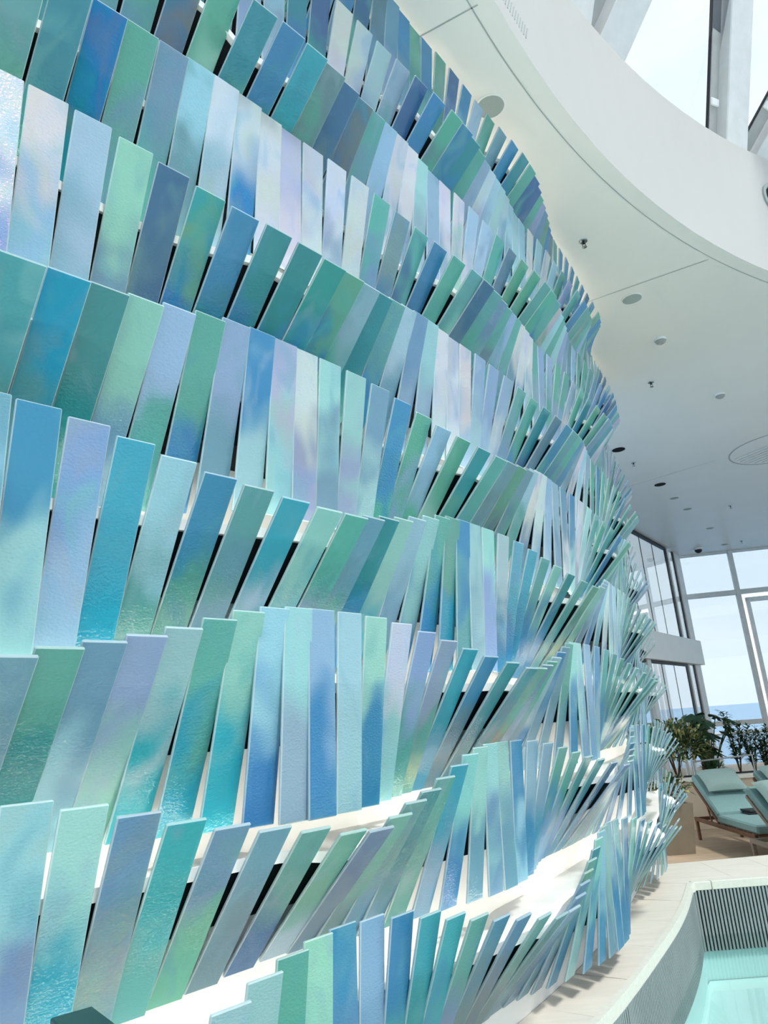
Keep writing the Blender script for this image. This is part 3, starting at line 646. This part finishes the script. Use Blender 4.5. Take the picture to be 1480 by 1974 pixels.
b2 = [('spandrel_band', 'wall', -7.0, 4.97, 1.21, 1.94, 0.30, 0.03), ('head_rail', 'black', -7.0, 3.33, 4.64, 4.72, 0.10, 0),
      ('corner_mullion', 'black', 3.33, 3.56, zf, 4.72, 0.04, 0), ('corner_mullion', 'frame', 3.60, 3.74, zf, 4.72, 0.04, 0), ('corner_mullion', 'black', 4.18, 4.34, zf, 4.72, 0.04, 0), ('corner_mullion', 'frame', 4.36, 4.95, zf, 4.72, 0.10, 0),
      ('head_rail', 'black', -7.0, 3.33, 1.14, 1.21, 0.10, 0), ('jamb', 'frame', -0.60, -0.30, zf, 1.29, 0.16, 0), ('jamb', 'black', -0.30, -0.18, zf, 1.14, 0.10, 0)]
p2 = []
prevu = -7.0
for um in (-5.1, -3.9, -2.7, -1.5, -0.35, 0.83, 2.01, 3.33):
    if um < 3.3:
        b2.append(('glass_fin', 'black', um, um+0.03, 1.94, 4.66, 0.02, 0)); b2.append(('glass_fin', 'black', um+0.02, um+0.05, zf, 1.14, 0.02, 0))
    p2 += [(prevu, um, 1.94, 4.64), (prevu, um, zf, 1.14)]; prevu = um+0.03
p2 += [(3.80, 4.18, 1.94, 4.72), (3.80, 4.18, zf, 1.29)]
window_wall('window_2', (6.52, 18.69), (9.16, 22.44), -7, 4.9, 'angled glass wall in two tiers with white band between', b2, p2)
# ship's railing outside the glass
rl = tag(empty('deck_railing', (8.0, 24.5, ZF)), 'grey handrail on glass outside the lower windows', 'railing')
ri = Matrix.Translation(-Vector(rl.location))
mb = MB(); mb.tube([(3.5, 21.4, 0.62), (9.0, 26.0, 0.62), (16, 25.2, 0.62)], 0.05); o = mb.build('handrail', M['frame'], rl); o.matrix_local = ri
for i, (x, y) in enumerate([(4.6, 22.32), (5.7, 23.24), (6.8, 24.16), (7.9, 25.08), (9.0, 26.0), (10.8, 25.8), (12.6, 25.6), (14.4, 25.4)]):
    mb = MB(); mb.tube([(x, y, ZF), (x, y, 0.6)], 0.03); o = mb.build('post', M['frame'], rl); o.matrix_local = ri

# ---------------------------------------------------------------- skylight ribs, frames and panes above the fascia
def rib_dir(az_deg, off, e):
    b_ = math.radians(az_deg+off); e = math.radians(e)
    return Vector((-math.sin(b_)*math.cos(e), -math.cos(b_)*math.cos(e), math.sin(e)))
RIBS = [(-45.9, 25, 62, 'left'), (-43.0, -14, 56, 'right'), (-29.9, 22, 66, 'left'), (-26.9, -14, 45, 'right'), (-15.3, 22, 68, 'left')]
RL = ['white slanting skylight rib at the top edge above the sculpture', 'white skylight rib leaning right, leftmost in the skylight', 'broad upright white skylight rib at upper right', 'white skylight rib rising beside the round air nozzle', 'white skylight rib furthest right past the air nozzle']
for (az, off, e, sd), lab in zip(RIBS, RL):
    P0 = Vector((*ring(CR-0.02, math.radians(az)), ZT-0.05)); d = rib_dir(az, off, e); Lr = 7.5
    rad = Vector((math.sin(math.radians(az)), math.cos(math.radians(az)), 0)); xx = d.cross(rad).normalized(); yy = xx.cross(d).normalized()
    r_ = tag(empty('skylight_rib', tuple(P0)), lab, 'beam', 'skylight ribs'); rI = Matrix.Translation(-P0)
    mb = MB(); mb.box(P0 + d*Lr/2 + yy*0.2, (0.44, 0.22, Lr), X=xx, Y=yy, Z=d, ch=0.012); o = mb.build('beam', M['ribwhite'], r_); o.matrix_local = rI
    sgn = -1 if (xx.dot(right) > 0) else 1
    base = P0 + yy*0.22 + xx*sgn*0.34
    mb = MB(); mb.box(base + d*Lr/2, (0.16, 0.05, Lr), X=xx, Y=yy, Z=d, ch=0.006); o = mb.build('glazing_frame', M['greymetal'], r_); o.matrix_local = rI
    mb = MB(); mb.box(base + xx*sgn*0.09 + d*Lr/2, (0.016, 0.03, Lr), X=xx, Y=yy, Z=d); o = mb.build('gasket', M['black'], r_); o.matrix_local = rI
    for q in range(5):
        mb = MB(); mb.box(base + d*(0.55+q*1.35) - yy*0.03, (0.15, 0.03, 0.09), X=xx, Y=yy, Z=d, ch=0.01); o = mb.build('bracket', M['white'], r_); o.matrix_local = rI
sky_glass = tag(empty('skylight_glazing', (*ring(CR, math.radians(-30)), ZT)), 'clear skylight panes between the white ribs', 'glazing', kind='structure')
si = Matrix.Translation(-Vector(sky_glass.location))
for i in range(48):
    a0, a1 = math.radians(-60 + i*7.5), math.radians(-60 + (i+1)*7.5)
    for (r0, z0_), (r1, z1_) in (((CR+0.45, 0.0), (CR-3.6, 6.4)), ((CR-3.6, 6.4), (0.05, 8.2))):
        mb = MB(); q0, q1 = Vector((*ring(r0, a0), ZT+z0_)), Vector((*ring(r0, a1), ZT+z0_))
        t0, t1 = Vector((*ring(r1, a0), ZT+z1_)), Vector((*ring(r1, a1), ZT+z1_))
        mb.quad(q0, q1, t1, t0); o = mb.build('pane', M['roofpane'], sky_glass); o.matrix_local = si

# ---------------------------------------------------------------- fittings on the ceiling and fascia
def disc_fit(name, x, y, prof_parts, label, cat, group=None, z=ZC):
    t_ = tag(empty(name, (x, y, z)), label, cat, group)
    if name == 'smoke_detector': t_.scale = (0.78, 0.78, 0.78)
    for nm, prof, mat in prof_parts:
        m_ = MB(); m_.lathe(prof, n=28); m_.build(nm, M[mat], t_, smooth=False)
    return t_
def speaker(x, y, lab): disc_fit('ceiling_speaker', x, y, [('bezel', [(0.125, 0.0), (0.125, -0.008), (0.115, -0.010), (0.11, -0.006)], 'ceil'), ('grille', [(0.11, -0.006), (0.0001, -0.008)], 'speaker')], lab, 'speaker', 'round ceiling speakers')
speaker(1.09, 4.57, 'round grey ceiling speaker half behind the top row of glass slats'); speaker(3.15, 7.52, 'round grey ceiling speaker just below the long ceiling joint')
def sprinkler(x, y, lab):
    t_ = tag(empty('sprinkler', (x, y, ZC)), lab, 'sprinkler', 'ceiling sprinklers'); t_.scale = (0.75, 0.75, 0.75)
    m_ = MB(); m_.lathe([(0.06, 0.0), (0.055, -0.012), (0.03, -0.016), (0.0001, -0.016)], n=18); m_.build('escutcheon', M['chrome'], t_)
    m_ = MB(); m_.tube([(0, 0, -0.014), (0, 0, -0.05)], 0.014, 10); m_.tube([(0.018, 0, -0.04), (0.024, 0, -0.07), (0, 0, -0.095)], 0.005, 6); m_.tube([(-0.018, 0, -0.04), (-0.024, 0, -0.07), (0, 0, -0.095)], 0.005, 6); m_.build('yoke', M['black'], t_)
    m_ = MB(); m_.lathe([(0.0001, -0.095), (0.036, -0.099), (0.036, -0.103), (0.0001, -0.105)], n=14); m_.build('deflector', M['chrome'], t_)
sprinkler(2.28, 6.36, 'dark sprinkler head nearest the skylight fascia'); sprinkler(4.16, 9.84, 'small sprinkler head below the left smoke detector')
sprinkler(5.02, 13.43, 'small sprinkler head just below the upper black downlight'); sprinkler(8.62, 17.19, 'sprinkler head at right below the large round vent')
sprinkler(10.8, 21.33, 'tiny sprinkler head above the far sea window')
def detector(x, y, lab): disc_fit('smoke_detector', x, y, [('base', [(0.10, 0.0), (0.10, -0.03), (0.092, -0.036)], 'white'), ('head', [(0.085, -0.036), (0.08, -0.065), (0.05, -0.085), (0.0001, -0.088)], 'greymetal')], lab, 'smoke detector', 'ceiling smoke detectors')
detector(3.85, 8.55, 'white smoke detector on the ceiling nearer the sculpture'); detector(5.47, 10.46, 'grey smoke detector on the ceiling further right')
def downlight(x, y, mat, lab): disc_fit('downlight', x, y, [('trim_ring', [(0.12, 0.0), (0.12, -0.006), (0.10, -0.008)], mat if mat == 'dark' else 'ceil'), ('aperture', [(0.10, -0.007), (0.0001, -0.007)], mat)], lab, 'downlight', 'recessed downlights')
downlight(4.49, 12.63, 'dark', 'black recessed downlight nearest the sculpture edge'); downlight(6.10, 15.0, 'dark', 'black recessed downlight further down the ceiling')
downlight(6.83, 16.13, 'speaker', 'grey disc on ceiling just beyond the black downlights'); downlight(7.55, 17.18, 'speaker', 'second grey disc beyond the black downlights'); downlight(9.02, 19.37, 'speaker', 'grey disc on ceiling near the far windows'); downlight(10.4, 21.6, 'speaker', 'grey disc on ceiling at the window mullion')
t_ = tag(empty('dome_camera', (9.7, 21.91, ZC)), 'small black dome camera under the ceiling by the far windows', 'camera')
m_ = MB(); m_.lathe([(0.13, 0.0), (0.13, -0.04), (0.11, -0.05)], n=20); m_.build('mount', M['white'], t_)
m_ = MB(); m_.lathe([(0.11, -0.05), (0.105, -0.09), (0.075, -0.135), (0.0001, -0.16)], n=20); m_.build('dome', M['black'], t_, smooth=True)
t_ = tag(empty('ceiling_vent', (7.83, 13.15, ZC)), 'large round ceiling vent with slatted half at right', 'vent')
m_ = MB(); m_.lathe([(0.95, 0.001), (0.95, -0.006), (0.925, -0.006), (0.925, 0.001)], n=48); m_.build('rim', M['seam'], t_)
m_ = MB(); m_.lathe([(0.925, -0.002), (0.0001, -0.002)], n=48); m_.build('plate', M['ceil'], t_)
for q in range(9):
    x = -0.35 + q*0.13; hl = math.sqrt(max(0.01, 0.85**2 - x*x)); m_ = MB(); m_.box((x, 0, -0.014), (0.05, 2*hl, 0.018), ch=0.006); o = m_.build('louvre', M['white'], t_)
    o.rotation_euler = (0, 0, math.radians(28))
# air grille and round nozzle set into the fascia
a_ = math.radians(-55.4); P0 = Vector((*ring(CR-0.004, a_), EYE+4.98)); tt = Vector((math.cos(a_), -math.sin(a_), 0)); nn = Vector((-math.sin(a_), -math.cos(a_), 0))
t_ = tag(empty('air_grille', tuple(P0)), 'fine slotted air grille in the white fascia', 'air grille'); gi = Matrix.Translation(-P0)
m_ = MB()
for q in range(20):
    aq = math.radians(-57.8 + q*0.2); m_.box(Vector((*ring(CR-0.003, aq), EYE+5.0)), (0.010, 0.004, 0.18), X=tt, Y=nn, Z=(Vector((0, 0, 1))*0.9 + tt*0.4).normalized())
o = m_.build('slot', M['seam'], t_); o.matrix_local = gi; o['kind'] = 'stuff'
a_ = math.radians(-27.7); P0 = Vector((*ring(CR-0.005, a_), EYE+5.88)); tt = Vector((math.cos(a_), -math.sin(a_), 0)); nn = Vector((-math.sin(a_), -math.cos(a_), 0))
t_ = tag(empty('air_nozzle', tuple(P0)), 'round black air nozzle in the white fascia', 'air nozzle'); gi = Matrix.Translation(-P0)
m_ = MB(); m_.lathe([(0.235, 0.0), (0.235, 0.02), (0.20, 0.025), (0.18, -0.0)], P0, n=28, X=tt, Y=Vector((0, 0, 1)), Z=nn); o = m_.build('ring', M['speaker'], t_); o.matrix_local = gi
m_ = MB(); m_.lathe([(0.19, 0.006), (0.0001, 0.004)], P0, n=28, X=tt, Y=Vector((0, 0, 1)), Z=nn); o = m_.build('throat', M['dark'], t_); o.matrix_local = gi

# ---------------------------------------------------------------- loungers with cushions
def cushion_mesh(w, l, t, px=0.10, n=12):
    """soft rectangular pillow, thin at the rim"""
    m_ = MB(); g_ = []
    for sgn in (1, -1):
        gi_ = []
        for j in range(n+1):
            for i in range(n+1):
                u_, v_ = i/n*2-1, j/n*2-1
                f = (max(0, 1-abs(u_)**2.6)*max(0, 1-abs(v_)**2.6))**0.5
                pin = 1 - 0.05*(1-abs(v_)**2) if abs(u_) > 0.99 else 1
                gi_.append(len(m_.v)); m_.v.append((u_*w/2*(1-0.06*(1-v_*v_)*abs(u_)), v_*l/2*(1-0.06*(1-u_*u_)*abs(v_)), sgn*t/2*f))
        for j in range(n):
            for i in range(n):
                q = (gi_[j*(n+1)+i], gi_[j*(n+1)+i+1], gi_[(j+1)*(n+1)+i+1], gi_[(j+1)*(n+1)+i])
                m_.f.append(q if sgn > 0 else q[::-1]); m_.m.append(0)
    return m_
def lounger(x0, yh, label, wood, lpill):
    """head end at yh (far), foot toward -y; left side at x0"""
    w, hinge, foot = 0.68, yh-0.80, yh-1.98
    r_ = tag(empty('sun_lounger', (x0+w/2, (yh+foot)/2, ZF)), label, 'sun lounger', 'sun loungers by the planter'); I_ = Matrix.Translation(-Vector(r_.location))
    def add(nm, m_, mat, par=None, smooth=False):
        o = m_.build(nm, M[mat], par or r_, smooth); o.matrix_local = I_ if par is None else Matrix(); return o
    zr_ = ZF+0.30
    for x in (x0+0.02, x0+w-0.02):
        m_ = MB(); m_.box((x, (yh+foot)/2+0.06, zr_), (0.04, 1.98, 0.055), ch=0.006); add('side_rail', m_, wood)
        for y in (yh+0.02, foot+0.18):
            m_ = MB(); m_.box((x, y, ZF+0.14), (0.042, 0.05, 0.28), ch=0.006); add('leg', m_, wood)
    for y in (yh+0.02, foot+0.05, hinge):
        m_ = MB(); m_.box((x0+w/2, y, zr_), (w-0.08, 0.04, 0.05), ch=0.004); add('cross_bar', m_, wood)
    for q in range(7):
        m_ = MB(); m_.box((x0+w/2, foot+0.1+q*0.16, zr_+0.032), (w-0.06, 0.09, 0.012)); add('slat', m_, wood)
    ang = math.radians(33); d = Vector((0, math.cos(ang), math.sin(ang))); nb = Vector((0, -math.sin(ang), math.cos(ang)))
    hp = Vector((x0+w/2, hinge, zr_+0.04))
    for x in (-w/2+0.03, w/2-0.03):
        m_ = MB(); m_.box(hp + Vector((x, 0, 0)) + d*0.45, (0.035, 0.90, 0.045), Y=d, Z=nb, ch=0.004); add('backrest_rail', m_, wood)
        m_ = MB(); m_.tube([hp + Vector((x, 0, 0)) + d*0.42, (x0+w/2+x, hinge+0.26, zr_+0.02)], 0.014, 8); add('backrest_strut', m_, wood)
    for q in range(5):
        m_ = MB(); m_.box(hp + d*(0.10+q*0.18) + nb*0.028, (w-0.06, 0.09, 0.012), Y=d, Z=nb); add('slat', m_, wood)
    m_ = MB(); m_.box((x0+w/2, (hinge+foot)/2-0.01, zr_+0.095), (w-0.02, hinge-foot+0.04, 0.11), ch=0.022); seat = add('seat_cushion', m_, 'cushion')
    m_ = MB(); m_.box(hp + d*0.46 + nb*0.095, (w-0.02, 0.90, 0.11), Y=d, Z=nb, ch=0.022); add('back_cushion', m_, 'cushion')
    pl = cushion_mesh(0.60, 0.48, 0.20).build('pillow', M['pillow'], None, True)
    c = hp + d*0.62 + nb*0.235
    pl.matrix_world = Matrix(((1, 0, 0, c.x), (0, d.y, nb.y, c.y), (0, d.z, nb.z, c.z), (0, 0, 0, 1)))
    tag(pl, lpill, 'pillow', 'lounger pillows')
    return r_
lounger(4.46, 12.05, 'brown framed lounger with sea-green cushions beside the taupe planter', 'wood', 'pale sage pillow on the whole lounger beside the taupe planter')
lounger(5.42, 12.05, 'sun lounger cut off at the right edge, furthest from the pool', 'wood', 'pale sage pillow at the right edge, furthest from the pool')
lounger(4.30, 9.88, 'grey framed sun lounger at right edge nearest the pool curb', 'woodpale', 'pale sage pillow at right edge nearest the pool curb')
bk = tag(empty('magazine_stack', (4.93, 11.12, ZF+0.452)), 'small dark stack of magazines on the lounger seat', 'magazines')
for q in range(2):
    m_ = MB(); m_.box((0, 0, 0.014+q*0.03), (0.22, 0.28, 0.024), ch=0.004); o = m_.build('magazine', M['book'], bk); o.rotation_euler = (0, 0, 0.1*q)

# ---------------------------------------------------------------- planters and plants
def leaf(m_, base, d, up_, L, W, droop=0.3, mi=0):
    d = d.normalized(); side = d.cross(up_).normalized(); n_ = side.cross(d)
    p0 = base; p1 = base + d*L*0.5; p2 = base + d*L - Vector((0, 0, 1))*L*droop
    i = len(m_.v); m_.v += [tuple(p0), tuple(p1+side*W/2+n_*W*0.12), tuple(p1-side*W/2+n_*W*0.12), tuple(p2), tuple(p1)]
    m_.f += [(i, i+1, i+4), (i, i+4, i+2), (i+4, i+1, i+3), (i+2, i+4, i+3)]; m_.m += [mi]*4
def rdir(lo=-0.2, hi=1.0):
    a = rnd.uniform(0, 2*math.pi); z = rnd.uniform(lo, hi); r_ = math.sqrt(max(0, 1-z*z)); return Vector((r_*math.cos(a), r_*math.sin(a), z))
pw = tag(empty('low_planter_wall', (6.0, 13.3, ZF)), 'long low beige planter wall behind the loungers', 'planter'); I_ = Matrix.Translation(-Vector(pw.location))
m_ = MB(); m_.box((7.25, 13.08, (ZF+0.36)/2), (8.5, 0.16, 0.36-ZF), ch=0.004); o = m_.build('face', M['beige'], pw); o.matrix_local = I_
m_ = MB(); m_.box((7.25, 13.08, 0.39), (8.5, 0.24, 0.06), ch=0.008); o = m_.build('coping', M['lip'], pw); o.matrix_local = I_
m_ = MB(); m_.box((7.25, 13.7, 0.16), (8.5, 1.1, 0.4)); o = m_.build('soil', M['soil'], pw); o.matrix_local = I_
m_ = MB(); m_.tube([(5.05, 13.3, 0.655), (6.1, 13.3, 0.70)], 0.014, 8); m_.tube([(5.06, 13.3, 0.3), (5.06, 13.3, 0.66)], 0.012, 8); m_.tube([(6.09, 13.3, 0.3), (6.09, 13.3, 0.70)], 0.012, 8); o = m_.build('support_bar', M['greymetal'], pw); o.matrix_local = I_
ZS = 0.36
def bush(name, c, w, h, n, L, W, mats, label, group=None, sph=1.0):
    t_ = tag(empty(name, c), label, 'plant', group)
    m_ = MB()
    for q in range(9):
        a = rnd.uniform(0, 6.28); r_ = rnd.uniform(0.2, 0.9)*w/2
        m_.tube([(0, 0, 0), (r_*0.3*math.cos(a), r_*0.3*math.sin(a), h*0.4), (r_*math.cos(a), r_*math.sin(a), h*rnd.uniform(0.7, 0.95))], [0.012, 0.008, 0.003], 5)
    m_.build('stems', M['stem'], t_)
    m_ = MB()
    for q in range(n):
        d = rdir(-0.5, 1.0); r_ = rnd.uniform(0.35, 1.0)
        p = Vector((d.x*w/2*r_, d.y*w/2*r_*sph, h*0.55 + d.z*h*0.45*r_))
        leaf(m_, p, d + Vector((0, 0, 0.2)) + rdir()*0.7, Vector((0, 0, 1)) + rdir()*0.3, L*rnd.uniform(0.7, 1.2), W*rnd.uniform(0.7, 1.2), 0.3, rnd.randrange(len(mats)))
    o = m_.build('foliage', [M[x] for x in mats], t_); o['kind'] = 'stuff'
    return t_
bush('variegated_bush', (4.86, 13.62, ZS), 1.25, 1.0, 1500, 0.15, 0.05, ['leafvar', 'leafvar', 'leafmid', 'leaf'], 'yellow-green variegated bush at the end of the glass wall')
bush('grass_tuft', (5.42, 13.40, ZS), 0.34, 0.24, 260, 0.16, 0.025, ['leaf', 'leafmid'], 'short dark grassy tuft behind the lounger pillow')
def spiky(c, h, lab):
    t_ = tag(empty('leafy_shrub', c), lab, 'plant', 'upright leafy shrubs')
    m_ = MB(); ml = MB()
    for q in range(6):
        a = rnd.uniform(0, 6.28); tip = Vector((0.14*math.cos(a), 0.14*math.sin(a), h*rnd.uniform(0.65, 1.0)))
        m_.tube([(0, 0, 0), tuple(tip*0.55), tuple(tip)], [0.01, 0.007, 0.003], 5)
        for k_ in range(60):
            f = rnd.uniform(0.25, 1.0); leaf(ml, tip*f, rdir(-0.1, 0.7), Vector((0, 0, 1)), 0.13*rnd.uniform(0.7, 1.2), 0.042, 0.1, rnd.randrange(2))
    m_.build('stems', M['stem'], t_); o = ml.build('foliage', [M['leaf'], M['leafmid']], t_); o['kind'] = 'stuff'
spiky((5.95, 13.55, ZS), 1.12, 'tallest upright dark leafy shrub in the low planter'); spiky((6.17, 13.45, ZS), 0.92, 'second leafy shrub right of the tallest one'); spiky((6.45, 13.6, ZS), 0.82, 'leafy shrub at the right edge of the low planter')
def monstera_leaf(R):
    pts = []
    for q in range(33):
        a = math.pi*(-0.92 + 1.84*q/32); r_ = R*(0.62 + 0.38*math.cos(a/2))
        if q % 4 == 2 and 4 < q < 29: r_ *= 0.48
        pts.append((r_*math.sin(a)*0.85, r_*math.cos(a)*1.0 + R*0.1))
    return pts
mo = tag(empty('monstera', (5.60, 13.9, ZS)), 'dark monstera with large split leaves before the window', 'plant'); 
for q in range(28):
    a = rnd.uniform(0, 6.28); el = rnd.uniform(0.0, 1.0); rr = rnd.uniform(0.10, 0.46); tip = Vector((rr*math.cos(a), rr*math.sin(a)*0.7, 0.35+0.72*el))
    m_ = MB(); m_.tube([(0, 0, 0), tuple(tip*0.6 + Vector((0, 0, 0.06))), tuple(tip)], 0.009, 5); m_.build('stalk', M['leafmid'], mo)
    out = Vector((math.cos(a), math.sin(a)-0.5, 0)).normalized(); ld = (out + Vector((0, 0, -0.5))).normalized(); sd = ld.cross(Vector((0, 0, 1))).normalized(); nz = sd.cross(ld)
    m_ = MB(); R_ = rnd.uniform(0.17, 0.24); i0 = 0; m_.v.append(tuple(tip + nz*0.02))
    for x, y in monstera_leaf(R_): m_.v.append(tuple(tip + sd*x + ld*y - nz*(abs(x)*0.25)))
    for k_ in range(32): m_.f.append((0, k_+1, k_+2)); m_.m.append(0)
    m_.build('leaf', M['leaf'], mo)
# tall taupe pot by the end of the sculpture
tp = tag(empty('taupe_planter_pot', (3.80, 11.2, ZF)), 'tall tapering taupe planter pot behind the curb', 'planter pot'); 
m_ = MB(); b0, b1_, hh = 0.19, 0.25, 0.66
for k_ in range(4):
    c0 = [(-1, -1), (1, -1), (1, 1), (-1, 1)][k_]; c1 = [(-1, -1), (1, -1), (1, 1), (-1, 1)][(k_+1) % 4]
    m_.quad((c0[0]*b0, c0[1]*b0, 0), (c1[0]*b0, c1[1]*b0, 0), (c1[0]*b1_, c1[1]*b1_, hh), (c0[0]*b1_, c0[1]*b1_, hh))
    m_.quad((c0[0]*b1_, c0[1]*b1_, hh), (c1[0]*b1_, c1[1]*b1_, hh), (c1[0]*(b1_-.04), c1[1]*(b1_-.04), hh), (c0[0]*(b1_-.04), c0[1]*(b1_-.04), hh))
    m_.quad((c0[0]*(b1_-.04), c0[1]*(b1_-.04), hh), (c1[0]*(b1_-.04), c1[1]*(b1_-.04), hh), (c1[0]*(b1_-.04), c1[1]*(b1_-.04), hh-.08), (c0[0]*(b1_-.04), c0[1]*(b1_-.04), hh-.08))
m_.quad((-b0, b0, 0), (b0, b0, 0), (b0, -b0, 0), (-b0, -b0, 0))
m_.build('vessel', M['pot'], tp)
m_ = MB(); m_.quad((-.2, -.2, hh-.06), (.2, -.2, hh-.06), (.2, .2, hh-.06), (-.2, .2, hh-.06)); m_.build('soil', M['soil'], tp)
bush('trailing_plant', (3.80, 11.2, ZF+0.60), 0.62, 0.40, 150, 0.17, 0.06, ['leaf', 'leafmid', 'leafvar'], 'loose trailing green plant in the taupe pot')
# white trestle-like stand beyond the planter
st_ = tag(empty('white_stand', (6.35, 16.2, ZF)), 'white angled stand with rust-brown panel behind the monstera', 'stand'); 
m_ = MB(); m_.box((0, 0, 1.16), (0.62, 0.5, 0.07), X=(0.97, 0, -0.22), Z=(0.22, 0, 0.97), ch=0.01); m_.build('top', M['white'], st_)
for x, zt in ((-0.26, 1.19), (0.29, 1.06)):
    for y in (-0.2, 0.2):
        m_ = MB(); m_.box((x, y, zt/2), (0.06, 0.06, zt), ch=0.006); m_.build('leg', M['white'], st_)
m_ = MB(); m_.box((0.12, 0, 0.6), (0.16, 0.36, 0.9), ch=0.01); m_.build('panel', M['rust'], st_)

# ---------------------------------------------------------------- dark green box in the near lower left corner
gb = tag(empty('green_plinth', (-0.76, 1.77, 0)), 'dark green square-topped plinth at the lower left corner', 'plinth')
ax = Vector((0.096, -0.116, 0)).normalized(); ay = Vector((0.116, 0.096, 0)).normalized()
def gpos(i_, j_, z): return Vector((-0.739, 1.856, 0)) + ax*i_ - ay*j_ + Vector((0, 0, z)) - Vector(gb.location)
m_ = MB(); m_.box(gpos(0.075, 0.045, 0.985), (0.15, 0.09, 0.07), X=ax, Y=ay, ch=0.003); m_.build('cap', M['greenbox'], gb)
m_ = MB(); m_.box(gpos(0.075, 0.045, 0.95/2-0.03), (0.13, 0.07, 0.95+0.06), X=ax, Y=ay, ch=0.002); m_.build('body', M['white'], gb)
m_ = MB(); m_.box(gpos(0.185, 0.02, 0.985), (0.06, 0.05, 0.055), X=ax, Y=ay, ch=0.003); m_.build('side_cap', M['greenbox'], gb)
m_ = MB(); m_.box(gpos(0.18, 0.02, 0.45), (0.04, 0.035, 1.02), X=ax, Y=ay); m_.build('side_post', M['white'], gb)
